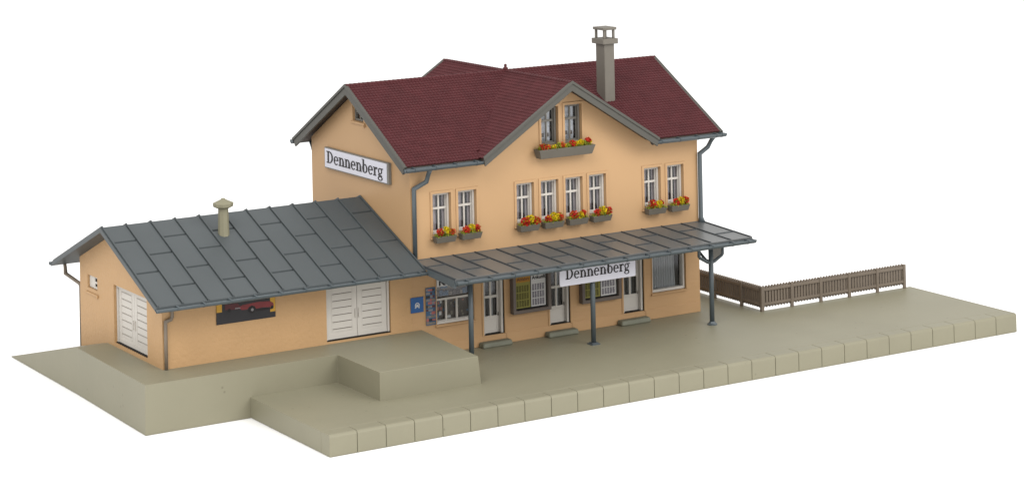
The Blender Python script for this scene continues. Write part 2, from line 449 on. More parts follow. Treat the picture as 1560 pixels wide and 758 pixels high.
# ground floor doors
for x0, x1 in DRS:
    f = MB(); z0, z1 = DZ0, DZ1; g = .02
    f.plate([[(x0+g,z0+.03),(x0+.14,z0+.03),(x0+.14,z1-.14),(x1-.16,z1-.14),(x1-.16,z0+.03),(x1-g,z0+.03),(x1-g,z1-.02),(x0+g,z1-.02)]], 'xz', .10, .50)
    D = f.build('door', M['doorwhite'], ST, .01, 1)
    b = MB(); a, c = x0+.145, x1-.165; m = (a+c)/2; yl = .36
    za = z0+1.02
    b.plate([rect(a,c,z0+.04,z1-.15), rect(a+.1,m-.055,za,za+1.03), rect(m+.055,c-.1,za,za+1.03),
             rect(a+.1,m-.055,za+1.18,za+2.2), rect(m+.055,c-.1,za+1.18,za+2.2)], 'xz', yl, yl+.1)
    b.plate([rect(a+.09,c-.09,z0+.16,za-.12), rect(a+.17,c-.17,z0+.24,za-.2)], 'xz', yl-.02, yl+.001)
    b.build('door_leaf', M['doorwhite'], D, .01, 1)
    MB().add([(a,yl+.07,za-.05),(c,yl+.07,za-.05),(c,yl+.07,z1-.2),(a,yl+.07,z1-.2)], [(0,1,2,3)]).build('pane', M['glass'], D)
    b = MB()
    for q in (0, 1):
        s, e = ((a+.08, a+.08+.28), (m+.04, m+.04+.26))[q]
        n = 10; vs = []
        for i in range(n+1):
            t = i/n; vs += [(s+(e-s)*t, yl+.28+.02*math.sin(t*9), za-.1), (s+(e-s)*t, yl+.28+.02*math.sin(t*9), z1-.2)]
        b.add(vs, [(2*i,2*i+2,2*i+3,2*i+1) for i in range(n)], 0, True)
    b.build('curtain', M['drape'], D)
    b = MB(); b.tube([(c-.07,yl-.06,z0+1.0),(c-.07,yl-.06,z0+1.2)], .025, 8); b.build('handle', M['lead'], D)
    b = MB(); b.box(x0+.0,x1-.0,.06,.5,z0+.002,z0+.028); b.box(x1-.018,x1-.001,.03,.5,z0+.03,z1); b.build('door_gap_shade', M['gap'], D)  # dark strips painted in as gap shadow, under the door and along its right side
    b = MB()
    b.plate([[(x0-.12,z0-.02),(x0-.001,z0-.02),(x0-.001,z1+.001),(x1+.001,z1+.001),(x1+.001,z0-.02),(x1+.12,z0-.02),(x1+.12,z1+.12),(x0-.12,z1+.12)]], 'xz', -.05, -.0007)
    b.build('architrave', M['board'], D, .012, 1)

# kiosk window with the K sign over it
f = MB()
f.plate([rect(KX0+.012,KX1-.012,KZ0+.012,KZ1-.012), rect(KX0+.12,KX1-.12,KZ0+.2,KZ1-.1)], 'xz', .12, .42)
zb = 3.02
f.box(KX0+.1,KX1-.1,.16,.3,zb-.06,zb+.06)
for x in (KX0+.75, KX0+1.45): f.box(x-.055,x+.055,.17,.29,KZ0+.19,zb-.05)
f.box(KX0+.02,KX1-.02,.02,.2,KZ0+.02,KZ0+.15)
KW = f.build('kiosk_window', M['white'], ST, .012, 1)
MB().add([(KX0+.1,.33,KZ0+.1),(KX1-.1,.33,KZ0+.1),(KX1-.1,.33,KZ1-.1),(KX0+.1,.33,KZ1-.1)], [(0,1,2,3)]).build('pane', M['glass'], KW)
b = MB(); architrave(b, KX0, KX1, KZ0, KZ1, .05, .05, True); b.build('architrave', M['board'], KW, .01, 1)
rnd = random.Random(3)
b = MB()
b.box(KX0,KX1,.62,.66,KZ0,KZ1, 0)
for r_ in range(2):
    z = 3.12 + r_*.42
    b.box(KX0,KX1,.46,.60,z-.03,z, 1)
    x = KX0+.05
    while x < KX1-.2:
        w = rnd.uniform(.12,.3); b.box(x,x+w*.9,.50,.58,z+.001,z+rnd.uniform(.18,.34), rnd.choice([0,1,1,4])); x += w
for i in range(14):
    x = rnd.uniform(KX0+.1,KX0+.5); z = rnd.uniform(KZ0+.25,zb-.25); s = rnd.uniform(.08,.18)
    b.box(x,x+s,.40+.003*i,.401+.003*i,z,z+s*1.3, rnd.choice([2,2,3,4]))
for i in range(26):
    x = rnd.uniform(KX0+.7,KX1-.15); z = rnd.uniform(KZ0+.2,zb-.3); s = rnd.uniform(.05,.16)
    b.box(x,x+s,.47+.004*i,.471+.004*i,z,z+s*1.2, rnd.choice([0,1,1,2,4]))
b.box(KX0+.85,KX0+1.15,.40,.46,KZ0+.22,KZ0+.36,3)
b.build('window_display', [M['backing'],M['shelf'],M['pink'],M['paper'],M['printblue']], KW)

# right hand shop window with drape
f = MB()
f.plate([rect(WX0+.012,WX1-.012,WZ0+.012,WZ1-.012), rect(WX0+.14,WX1-.14,WZ0+.16,WZ1-.1)], 'xz', .10, .48)
RW = f.build('window', M['doorwhite'], ST, .012, 1)
MB().add([(WX0+.1,.34,WZ0+.1),(WX1-.1,.34,WZ0+.1),(WX1-.1,.34,WZ1-.1),(WX0+.1,.34,WZ1-.1)], [(0,1,2,3)]).build('pane', M['glass'], RW)
b = MB(); vs = []; n = 96
for i in range(n+1):
    t = i/n; x = WX0-.2 + (WX1-WX0-.30)*t; y = .56 + .05*math.sin(t*13*2*math.pi)
    vs += [(x+.10*(t**6)*1.0, y, WZ0+.02), (x, y, WZ1)]
b.add(vs, [(2*i,2*i+2,2*i+3,2*i+1) for i in range(n)], 0, True); b.build('curtain', M['drape'], RW)
b = MB(); architrave(b, WX0, WX1, WZ0, WZ1, .05, .05, True); b.build('architrave', M['board'], RW, .01, 1)

# roof: soffit boards, tiles, verges
SX0, SX1 = -.70, 21.12
def slab_m(mb, x0, x1, ya, yb, th=.22, off=-.03):
    v = [(x0,ya,zm(ya)+off-th),(x1,ya,zm(ya)+off-th),(x1,yb,zm(yb)+off-th),(x0,yb,zm(yb)+off-th),
         (x0,ya,zm(ya)+off),(x1,ya,zm(ya)+off),(x1,yb,zm(yb)+off),(x0,yb,zm(yb)+off)]
    mb.hexa(v)
def slab_c(mb, xa, xb, y0, y1, th=.22, off=-.035):
    v = [(xa,y0,zc(xa)+off-th),(xb,y0,zc(xb)+off-th),(xb,y1,zc(xb)+off-th),(xa,y1,zc(xa)+off-th),
         (xa,y0,zc(xa)+off),(xb,y0,zc(xb)+off),(xb,y1,zc(xb)+off),(xa,y1,zc(xa)+off)]
    mb.hexa(v)
b = MB(); YE = -.80; YB = 13.06; XL = 4.20; XR = 16.18
slab_m(b, SX0, XL+.1, YE, 6.13); slab_m(b, XR-.1, SX1, YE, 6.13); slab_m(b, XL+.1, XR-.1, .6, 6.13)
slab_m(b, SX0, XL+.1, 6.13, YB); slab_m(b, XR-.1, SX1, 6.13, YB); slab_m(b, XL+.1, XR-.1, 6.13, 11.7)
slab_c(b, XL, XC, -1.24, 13.5); slab_c(b, XC, XR, -1.24, 13.5)
RF = b.build('roof_boarding', M['soffit'], ST)
b = MB()
def keep_m(c): return zm(c.y) > zc(c.x) - .10 or (abs(c.x-XC) > 6.15)
def keep_mf(c):
    if c.y < -.25 and XL+.02 < c.x < XR-.02: return False
    return keep_m(c)
def keep_c(c): return zc(c.x) > zm(c.y) - .10
tile_slope(b, (SX0-.08,YE-.02,zm(YE-.02)-.03), (1,0,0), (0,1,0), SX1-SX0+.12, 6.13-YE, .56*(6.13-YE), 33, .205, keep_mf)
tile_slope(b, (SX0-.08,YB+.02,zm(YB+.02)-.03), (1,0,0), (0,-1,0), SX1-SX0+.12, YB-6.13, .56*(YB-6.13), 33, .205, keep_m)
tile_slope(b, (XL-.05,-1.32,zc(XL-.05)-.03), (0,1,0), (1,0,0), 14.85, XC-XL+.05, .635*(XC-XL+.05), 28, .205, keep_c)
tile_slope(b, (XR+.05,-1.32,zc(XR+.05)-.03), (0,1,0), (-1,0,0), 14.85, XR-XC+.05, .635*(XR-XC+.05), 28, .205, keep_c)
b.build('roof_tiles', M['tile'], ST)
b = MB()
ridge_caps(b, (SX0-.08,6.13,14.87), (SX1+.05,6.13,14.87), .17, .29)
b.plate([[(5.90,14.72),(6.13,14.93),(6.36,14.72)]], 'yz', SX0-.05, SX1)
ridge_caps(b, (XC,-1.30,14.875), (XC,13.55,14.875), .17, .29)
b.plate([[(XC-.23,14.72),(XC,14.935),(XC+.23,14.72)]], 'xz', -1.28, 13.5)
b.lathe(XC, 6.13, [(.17,14.9),(.15,15.03),(.07,15.10),(.10,15.18),(.06,15.25),(.0,15.27)], 10, 0, True)
b.build('ridge_tiles', M['tile'], ST)

def verge_y(mb, x0, x1, ya, yb, ztop, zbot, perp=.28):
    """board under the main gable: both slopes, y from ya to yb"""
    o = [(ya, zm(ya)+ztop),(6.13, zm(6.13)+ztop),(yb, zm(yb)+ztop),(yb-perp, zm(yb-perp)-zbot+.0),(6.13, zm(6.13)-zbot),(ya+perp, zm(ya+perp)-zbot)]
    mb.plate([o], 'yz', x0, x1)
def verge_x(mb, y0, y1, xa, xb, ztop, zbot, perp=.10):
    o = [(xa, zc(xa)+ztop),(XC, zc(XC)+ztop),(xb, zc(xb)+ztop),(xb-perp, zc(xb-perp)-zbot),(XC, zc(XC)-zbot),(xa+perp, zc(xa+perp)-zbot)]
    mb.plate([o], 'xz', y0, y1)
for name, args in (('verge_board', (-.80,-.66,-.95,13.21,.06,.56)), ('verge_board', (21.06,21.2,-.95,13.21,.06,.50))):
    b = MB(); verge_y(b, *args)
    x0 = args[0]
    if x0 < 0: verge_y(b, x0-.07, x0-.001, -.99, 13.25, .085, .10, .06)
    else: verge_y(b, args[1]+.001, args[1]+.07, -.99, 13.25, .085, .10, .06)
    b.build(name, M['verge'], ST, .015, 1)
for y0, y1, yt0, yt1 in ((-1.36,-1.22,-1.43,-1.361),(13.48,13.62,13.621,13.69)):
    b = MB(); verge_x(b, y0, y1, XL-.08, XR+.08, .06, .52); verge_x(b, yt0, yt1, XL-.12, XR+.12, .085, .10, .03)
    b.build('verge_board', M['verge'], ST, .015, 1)

# gutters and downpipes
def gut(x0, x1, y, z, br, name='gutter', par=None, r=.17):
    b = MB(); gutter_mesh(b, 'x', x0, x1, y, z, r, br); return b.build(name, M['gutter'], par or ST)
gut(-.84, 4.30, -1.04, 10.84, [-.25,1.1,2.45,3.8], r=.23)
gut(15.98, 21.35, -1.04, 10.84, [16.6,17.95,19.3,20.65,21.05], r=.23)
gut(-.84, 4.30, 13.30, 10.84, [-.5,.6,1.8,3.1], r=.23)
b = MB(); b.tube([(.85,-1.0,10.75),(.85,-.72,10.42),(.85,-.45,9.92),(.19,-.16,9.52),(.19,-.16,5.30)], .13, 14); b.build('downpipe', M['gutter'], ST)
b = MB(); b.tube([(20.62,-1.0,10.75),(20.62,-.6,10.4),(20.55,-.35,9.98),(20.06,-.17,9.6),(20.06,-.17,5.75),(20.1,-.19,5.42)], [.125,.125,.13,.14,.14,.23], 14); b.build('downpipe', M['gutter'], ST)
b = MB(); b.tube([(.4,13.2,10.7),(.4,12.9,10.3),(.35,12.42,9.7),(.35,12.42,7.0)], .115, 12); b.build('downpipe', M['gutter'], ST)

# chimney
cx0,cx1,cy0,cy1 = 15.07,15.79,2.55,3.50
b = MB(); b.box(cx0,cx1,cy0,cy1,12.2,16.38)
CH = b.build('chimney', M['chimney'], ST, .02, 1)
b = MB(); o = .18
b.box(cx0-o,cx1+o,cy0-o,cy1+o,16.382,16.70)
for px in (cx0-.04, cx1-.10):
    for py in (cy0-.04, cy1-.10): b.box(px,px+.14,py,py+.14,16.702,17.22)
b.box(cx0-.12,cx1+.12,cy0-.12,cy1+.12,17.222,17.38)
b.build('chimney_cap', M['chimney'], CH, .02, 1)

# ---------------------------------------------------------------- goods shed
SH = thing('goods_shed', (-7.5, 5, ZA), 'single storey ochre goods shed with a grey sheet metal roof and white louvred doors', 'shed')
def zs(y): return 8.22 - .4007*abs(y-5.914)
xg = -15.187
DX0,DX1,DSZ0,DSZ1 = -5.40,-1.37,1.62,4.86
b = MB()
b.plate([rect(xg,-.001,1.46,zs(0)-.17), rect(DX0,DX1,DSZ0,DSZ1)], 'xz', 0, T); b.build('front_wall', M['rough'], SH)
GY0,GY1,GDZ0,GDZ1 = 2.04,6.75,1.68,4.94
b = MB()
b.plate([[(T,1.46),(7.6,1.46),(7.65,-1.0),(11.83,-1.0),(11.83,zs(11.83)-.17),(5.914,zs(5.914)-.17),(T,zs(T)-.17)],
         rect(GY0,GY1,GDZ0,GDZ1), rect(9.17,10.66,4.14,4.88)], 'yz', xg, xg+T)
b.build('gable_wall', M['rough'], SH)
b = MB(); b.plate([rect(xg+T+.001,-.001,-1.0,zs(11.83)-.17)], 'xz', 11.83-T, 11.829); b.build('back_wall', M['rough'], SH)
MB().box(xg+1.1,-.6,.9,.95,1.55,5.2).build('interior_card', M['dark'], SH)
MB().box(xg+.9,xg+.95,.96,11.0,1.55,5.6).build('interior_card', M['dark'], SH)

def louvre_door(plane, u0, u1, z0, z1, d, sgn, wall_d):
    """two louvred leaves in a deep frame; depth grows with sgn"""
    P = lambda a, c: (min(a,c), max(a,c))
    f = MB()
    f.plate([[(u0+.02,z0+.06),(u0+.02,z1-.02),(u1-.02,z1-.02),(u1-.02,z0+.06),(u1-.14,z0+.06),(u1-.14,z1-.14),(u0+.14,z1-.14),(u0+.14,z0+.06)]], plane, *P(d, d+sgn*.22))
    Dd = f.build('door', M['doorwhite'], SH, .01, 1)
    m = (u0+u1)/2
    for a, c in ((u0+.15, m-.012), (m+.012, u1-.15)):
        l = MB(); w = c-a
        l.plate([rect(a,c,z0+.07,z1-.15)], plane, *P(d+sgn*.10, d+sgn*.2))
        l.plate([rect(a+.0,c-.0,z0+.07,z0+.30)], plane, *P(d+sgn*.075, d+sgn*.0995))
        l.plate([rect(a+w*.17-.04,c-w*.17+.04,z0+.44,z1-.30), rect(a+w*.17,c-w*.17,z0+.48,z1-.34)], plane, *P(d+sgn*.085, d+sgn*.0996))
        leaf = l.build('door_leaf', M['doorwhite'], Dd, .008, 1)
        s = MB(); k = 0; zz = z0+.60
        while zz < z1-.3:
            s.plate([rect(a+w*.18,c-w*.18,zz,zz+.026)], plane, *P(d+sgn*.070, d+sgn*.0990)); zz += .385
        s.build('louvre_slit_shade', M['slitshade'] if plane == 'xz' else M['paleslitshade'], leaf)  # raised strips carry the slit shade as colour
    hb = MB()
    for q in (m-.11, m+.11): hb.plate([rect(q-.03,q+.03,z0+1.1,z0+1.6)], plane, *P(d+sgn*.03, d+sgn*.1))
    hb.build('handle', M['doorwhite'], Dd)
    g = MB(); g.plate([rect(u0+.001,u1-.001,z0+.002,z0+.055)], plane, *P(d-sgn*.05, d+sgn*.22)); g.build('door_gap_shade', M['gap'], Dd)  # dark strip stands in for the shade under the leaves
    return Dd
louvre_door('xz', DX0, DX1, DSZ0, DSZ1, .12, 1, 0)
louvre_door('yz', GY0, GY1, GDZ0, GDZ1, xg+.16, 1, xg)
# small gable window
b = MB(); y0,y1,z0,z1 = 9.17,10.66,4.14,4.88
b.plate([rect(y0+.01,y1-.01,z0+.01,z1-.01), rect(y0+.02,9.86,z0+.14,4.45), rect(y0+.02,9.86,4.57,z1-.12)], 'yz', xg+.13, xg+.20)
w_ = b.build('window', M['white'], SH, .01, 1)
MB().box(xg+.215,xg+.25,y0+.02,y1-.02,z0+.02,z1-.02).build('slot_dark_sheet', M['dark'], w_)  # black sheet added close behind the slots so they look dark
b = MB(); b.box(xg-.07,xg-.001,y0-.1,y1+.18,z0-.34,z0-.22); b.box(xg-.10,xg-.002,y0-.16,y0-.02,z0-.40,z0-.2); b.build('sill', M['rough'], w_, .015, 1)

# sheet metal roof with standing seams
def seam_roof(mb, x0, x1, ya, yb, zf, cols, cross, th, rh=.09, rw=.075, ph=.10, gap=.075, seams=None):
    """base sheet, laid panels with open joints between them, standing seams over the long joints"""
    def slab(xa, xb, y0, y1, za, zb):
        mb.hexa([(xa,y0,zf(y0)+za),(xb,y0,zf(y0)+za),(xb,y1,zf(y1)+za),(xa,y1,zf(y1)+za),
                 (xa,y0,zf(y0)+zb),(xb,y0,zf(y0)+zb),(xb,y1,zf(y1)+zb),(xa,y1,zf(y1)+zb)])
    slab(x0, x1, ya, yb, -th, 0)
    for k in range(len(cols)-1):
        a, c = cols[k]+rw/2+.022, cols[k+1]-rw/2-.022
        ys = [ya] + sorted(cross[k]) + [yb]
        for q in range(len(ys)-1):
            y0 = ys[q] + (gap if q else 0); y1 = ys[q+1] - (gap if q < len(ys)-2 else 0)
            slab(a, c, y0, y1, -.004, ph)
    if seams is not None: mb = seams
    for x in cols: slab(max(x0,x-rw/2), min(x1,x+rw/2), ya, yb, -.006, ph+rh)
    if seams is not None:
        for k in range(len(cols)-1):
            for y in cross[k]: slab(cols[k]+rw/2, cols[k+1]-rw/2, y-.045, y+.045, -.005, ph+.035)
st = 1.4636; x0, x1 = -16.16, -.04
cols = [x0+.04] + [x0+st*k for k in range(1,11)] + [x1-.04]
cr = [((4.37,1.36) if k % 2 == 0 else (2.91,-.11)) for k in range(11)]
b = MB(); seam_roof(b, x0, x1, -1.72, 5.914, zs, cols, cr, .16)
seam_roof(b, x0, x1, 5.914, 13.55, zs, cols, [[11.828-y for y in c] for c in cr], .16)
b.box(x0,x1,-1.78,-1.66,zs(-1.72)-.05,zs(-1.72)+.075)
b.box(x0,x1,5.86,5.968,zs(5.914)-.02,zs(5.914)+.05)
b.build('roof', M['slate'], SH, .01, 1)
o = [(-1.80,zs(-1.80)+.10),(5.914,zs(5.914)+.10),(13.63,zs(13.63)+.10),(13.63,zs(13.63)-.16),(5.914,zs(5.914)-.18),(-1.80,zs(-1.80)-.16)]
b = MB(); b.plate([o], 'yz', x0-.09, x0-.002); b.build('verge_board', M['slate'], SH, .012, 1)
gut(-16.28, -.02, -1.93, zs(-1.72)+.02, [-15.1,-13.6,-12.1,-10.6,-9.1,-7.6,-6.1,-4.6,-3.1,-1.6,-.5], par=SH, r=.20)
gut(-16.28, -.02, 13.76, zs(13.55)+.02, [-15.9,-15.3,-13.8,-12.1,-10.6], par=SH)
b = MB(); b.tube([(-14.64,-.12,5.6),(-14.64,-.12,4.30),(-14.72,-.12,4.14),(-15.03,-.12,4.06),(-15.03,-.12,1.505)], .095, 12); b.build('downpipe', M['pipe'], SH)
b = MB(); b.tube([(-15.4,13.75,5.2),(-15.4,13.6,4.85),(-15.38,13.6,4.45),(-15.13,12.02,4.1),(-15.1,11.97,3.95),(-15.1,11.97,.3)], .10, 12); b.build('downpipe', M['pipe'], SH)
b = MB(); vx, vy = -9.71, 3.95
b.lathe(vx, vy, [(.34,7.0),(.32,7.6),(.29,9.02)], 8)
V = b.build('roof_vent', M['vent'], SH, .02, 1)
b = MB(); b.lathe(vx, vy, [(.40,8.98),(.56,9.06),(.58,9.24),(.55,9.28),(.14,9.46),(.10,9.52)], 8); b.build('vent_cap', M['vent'], V, .015, 1)

# ---------------------------------------------------------------- canopy
CA = thing('platform_canopy', (10, -3.3, 0), 'grey sheet metal platform canopy on slim posts along the station front', 'canopy')
def zk(y): return 5.42 + .045*y
b = MB(); x0, x1 = -.06, 20.22
cols = [x0+.04] + [1.28+1.45*k for k in range(13)] + [x1-.04]
cr = [([-1.72] if k % 2 == 0 else [-3.35]) for k in range(14)]
b = MB()
sm = MB(); seam_roof(b, x0, x1, -5.05, -.003, zk, cols, cr, .10, .05, .08, .055, .05, sm)
b.box(x0,x1,-5.10,-4.99,zk(-5.05)-.04,zk(-5.05)+.07)
b.box(x0+.01,x1,-.06,-.004,5.43,5.50)
b.build('roof', M['canopy'], CA, .01, 1); sm.build('standing_seam', M['seam'], CA, .008, 1)
b = MB()
b.plate([[(-5.05,zk(-5.05)-.02),(-2.0,zk(-2.0)-.02),(-2.0,zk(-2.0)-.34),(-5.05,zk(-5.05)-.42)]], 'yz', x0-.03, x0+.08)
b.build('fascia', M['gutter'], CA, .012, 1); b = MB()
b.plate([[(-5.05,zk(-5.05)-.02),(-.01,zk(0)-.02),(-.01,zk(0)-.14),(-5.05,zk(-5.05)-.14)]], 'yz', x1-.06, x1+.03)
b.build('fascia', M['gutter'], CA, .012, 1)
b = MB()
b.box(.1,20.1,-3.42,-3.18,4.98,zk(-3.3)-.103)
for x in (1.92,5.9,10.08,14.3,18.47): b.box(x-.09,x+.09,-5.0,-.01,4.85,4.98)
b.build('beam', M['gutter'], CA, .012, 1)
g_ = gut(x0-.05, x1+.02, -5.28, 5.15, [.6,2.1,3.6,5.1,6.6,8.1,9.6,11.1,12.6,14.1,15.6,17.1,18.6,19.7], par=CA, r=.225)
for i, px in enumerate((1.92, 10.05, 18.47)):
    yp = -3.3
    b = MB(); b.tube([(px,yp,.0),(px,yp,4.98)], .145, 18)
    if i == 1: b.box(px-.28,px+.28,yp-.28,yp+.28,.001,.06); b.box(px-.2,px+.2,yp-.2,yp+.2,.061,.12)
    else: b.lathe(px, yp, [(.30,.001),(.30,.05),(.22,.10),(.16,.2)], 16)
    P_ = b.build('post', M['gutter'], CA)
    if i < 2: continue
    b = MB()
    for s in (-1, 1):
        b.tube([(px,yp,3.66),(px+s*.25,yp,3.72),(px+s*.78,yp,4.02),(px+s*.86,yp,4.12),(px+s*.86,yp,4.97)], .095, 8)
        
    b.tube([(px,yp,3.66),(px,yp+.5,3.74),(px,yp+1.3,4.2),(px,yp+1.9,4.84)], .09, 8)
    b.build('bracket', M['gutter'], P_)
    b = MB(); b.plate([[(px+.15,3.8),(px+.8,4.12),(px+.8,4.95),(px+.15,4.95)]], 'xz', yp-.02, yp+.02); b.build('bracket_panel', M['lead'], P_)

# ---------------------------------------------------------------- lettering
def ring_piece(cx, cy, rx, ry, ix, iy, a0, a1, n=20, icx=None):
    icx = cx if icx is None else icx
    o = []; i_ = []
    for k in range(n+1):
        t = math.radians(a0+(a1-a0)*k/n)
        o.append((cx+rx*math.cos(t), cy+ry*math.sin(t))); i_.append((icx+ix*math.cos(t), cy+iy*math.sin(t)))
    return ('strip', o, i_)
def bar(x0,x1,y0,y1): return ('poly', [(x0,y0),(x1,y0),(x1,y1),(x0,y1)])
def glyph(ch):
    S = .138; h = .058
    if ch == 'D':
        return .72, [bar(.12,.12+S,0,.68), bar(.03,.30,0,h), bar(.03,.30,.68-h,.68), ring_piece(.28,.34,.38,.34,.255,.29,-90,90,24), bar(.2,.29,0,h), bar(.2,.29,.68-h,.68)]
    if ch == 'e':
        return .51, [ring_piece(.26,.24,.23,.255,.115,.205,0,318,30), bar(.13,.47,.235,.285)]
    if ch == 'n':
        return .60, [bar(.09,.09+S,0,.48), bar(.02,.27,0,h), bar(.02,.12,.44,.485), ring_piece(.315,.30,.185,.19,.08,.135,0,150,16), bar(.395,.395+S,0,.31), bar(.33,.57,0,h)]
    if ch == 'b':
        return .57, [bar(.09,.09+S,.02,.74), bar(.01,.12,.70,.74), ring_piece(.29,.24,.24,.255,.135,.20,0,360,32)]
    if ch == 'r':
        return .43, [bar(.09,.09+S,0,.48), bar(.02,.29,0,h), bar(.02,.12,.44,.485), ring_piece(.32,.32,.14,.17,.08,.09,60,165,12), ('poly',[(.34,.38),(.41,.37),(.41,.48),(.36,.49)])]
    if ch == 'g':
        return .53, [ring_piece(.24,.315,.19,.175,.10,.125,0,360,28), ring_piece(.245,-.085,.225,.125,.135,.08,0,360,28),
                     ('poly',[(.12,.175),(.18,.15),(.14,.075),(.07,.07),(.06,.11)]), ('poly',[(.08,.07),(.12,.03),(.36,.03),(.42,.0),(.40,.08),(.30,.105),(.10,.115)]), bar(.36,.52,.43,.485)]
    return .3, []
def word(text):
    """list of (glyph pieces moved to their place), total width"""
    x = 0; out = []
    for ch in text:
        w, ps = glyph(ch)
        out.append([(k, *[[(px+x,py) for px,py in q] for q in rest]) for k, *rest in ps]); x += w
    return out, x
def letter_mesh(parent, plane, org, sx, sz, text, d, sgn, th=.03):
    gl_, w = word(text)
    for pcs in gl_:
        b = MB()
        mp = {'xz': lambda u,v,dd: (org[0]+u*sx, dd, org[1]+v*sz), 'yz': lambda u,v,dd: (dd, org[0]-u*sx, org[1]+v*sz)}[plane]
        for k, p in enumerate(pcs):
            dd0 = d; dd1 = d + sgn*(th + .0015*k)
            if p[0] == 'poly':
                n = len(p[1]); vs = [mp(u,v,dd0) for u,v in p[1]] + [mp(u,v,dd1) for u,v in p[1]]
                b.add(vs, [tuple(range(n)), tuple(range(n,2*n))] + [(i,(i+1)%n,(i+1)%n+n,i+n) for i in range(n)])
            else:
                o_, i_ = p[1], p[2]; n = len(o_)
                vs = [mp(u,v,dd1) for u,v in o_] + [mp(u,v,dd1) for u,v in i_] + [mp(u,v,dd0) for u,v in o_] + [mp(u,v,dd0) for u,v in i_]
                fs = []
                for i in range(n-1):
                    fs += [(i,i+1,n+i+1,n+i), (i,i+1,2*n+i+1,2*n+i), (n+i,n+i+1,3*n+i+1,3*n+i)]
                fs += [(0,n,3*n,2*n),(n-1,2*n-1,4*n-1,3*n-1)]
                b.add(vs, fs)
        b.build('letter', M['ink'], parent)
    return w
_, WW = word('Dennenberg')
# gable sign
SG = thing('station_sign', (0, 6.1, 9.5), 'grey framed white Dennenberg sign high on the left gable wall', 'sign')
b = MB(); b.box(-.20,-.002,2.10,10.16,9.50,10.74); b.build('sign_board', M['lead'], SG, .015, 1)
b = MB(); b.box(-.215,-.2005,2.30,10.08,9.57,10.68); SF = b.build('sign_face', M['sign'], SG)
sx = 7.15/WW
letter_mesh(SG, 'yz', (9.86, 9.84), sx, 1.04, 'Dennenberg', -.216, -1, .02)
# canopy sign
SC = thing('station_sign', (10.1, -3.75, 3.72), 'white Dennenberg sign hanging from the canopy edge above the middle post', 'sign')
ysn = -3.72
r_ = .10; xa, xb, za, zb_ = 7.57, 12.78, 3.665, 4.62
o = []
for cx_, cz_, a0 in ((xb-r_,za+r_,-90),(xb-r_,zb_-r_,0),(xa+r_,zb_-r_,90),(xa+r_,za+r_,180)):
    for k in range(5):
        t = math.radians(a0+90*k/4); o.append((cx_+r_*math.cos(t), cz_+r_*math.sin(t)))
b = MB(); b.plate([o], 'xz', ysn, ysn+.09); b.build('sign_face', M['sign'], SC, .01, 1)
sx = 4.45/WW
letter_mesh(SC, 'xz', (7.93, 4.03), sx, .89, 'Dennenberg', ysn-.001, -1, .02)
b = MB()
for x in (8.4, 10.05, 11.9): b.box(x-.05,x+.05,ysn+.02,ysn+.07,4.6,5.14)
b.build('hanger', M['gutter'], SC)

# ---------------------------------------------------------------- small wall things
def text_mesh(s, size, parent, org, d, name, mat, bold=0.0, sx=1.0):
    cu = bpy.data.curves.new('t', 'FONT'); cu.body = s; cu.size = size*K; cu.offset = bold*K; cu.extrude = .006*K
    to = bpy.data.objects.new('t', cu); COL.objects.link(to)
    me = bpy.data.meshes.new_from_object(to.evaluated_get(bpy.context.evaluated_depsgraph_get()))
    bpy.data.objects.remove(to)
    o0 = ORI[parent]
    for v in me.vertices:
        x, y, z = v.co
        v.co = Vector((x*sx, -z, y)) + (Vector((org[0], d, org[1])) - o0)*K
    me.materials.clear(); me.materials.append(mat); me.name = name
    ob = bpy.data.objects.new(name, me); COL.objects.link(ob); ob.parent = parent; ORI[ob] = o0
    return ob
# K board above the kiosk window, part of the building front
b = MB(); b.box(1.60,4.05,-.075,-.056,3.80,4.40); KB = b.build('kiosk_board', M['paper'], ST)
text_mesh('K', .66, ST, (1.70,3.87), -.082, 'letter', M['ink'], .02)
# magazine rack poster
MG = thing('magazine_board', (1.2, 0, 1.7), 'narrow upright board of colourful magazine covers left of the kiosk window', 'poster')
b = MB(); b.box(.87,1.50,-.06,-.04,1.70,3.83); b.build('board', M['printblue'], MG)
b = MB(); rnd = random.Random(11)
for r_ in range(11):
    x = .885; z = 1.73+r_*.188
    while x < 1.44:
        w_ = min(rnd.uniform(.10,.30), 1.49-x)
        b.box(x,x+w_*.94,-.066,-.0605,z+rnd.uniform(0,.03),z+rnd.uniform(.12,.18), rnd.choice([0,1,2,3,4,4,5,6,6])); x += w_
b.build('cover', [M['pink'],M['grey'],M['asphalt'],M['grey'],M['printblue'],M['darkred'],M['shelf']], MG)
# blue phone sign
BL = thing('blue_plate', (.3, 0, 2.5), 'small square blue plate with pale round emblem left of the kiosk', 'sign')
b = MB(); b.box(-.11,.72,-.06,-.037,2.52,3.39); b.build('plate', M['blue'], BL, .01, 1)
b = MB(); n = 18
def annulus(mb, cx, cz, ro, ri, d0, d1, a0=0, a1=360):
    vs = []; n = 20
    for k in range(n+1):
        t = math.radians(a0+(a1-a0)*k/n)
        for r in (ro, ri):
            for d in (d0, d1): vs.append((cx+r*math.cos(t), d, cz+r*math.sin(t)))
    fs = []
    for k in range(n):
        i = k*4; fs += [(i,i+4,i+6,i+2),(i+1,i+5,i+7,i+3),(i,i+4,i+5,i+1),(i+2,i+6,i+7,i+3)]
    mb.add(vs, fs)
annulus(b, .31, 2.93, .155, .10, -.066, -.0605, -60, 240)
b.box(.24,.38,-.066,-.0606,2.84,2.97); b.box(.15,.24,-.066,-.0607,2.77,2.82); b.box(.38,.46,-.066,-.0607,2.77,2.82)
b.build('emblem', M['paper'], BL)
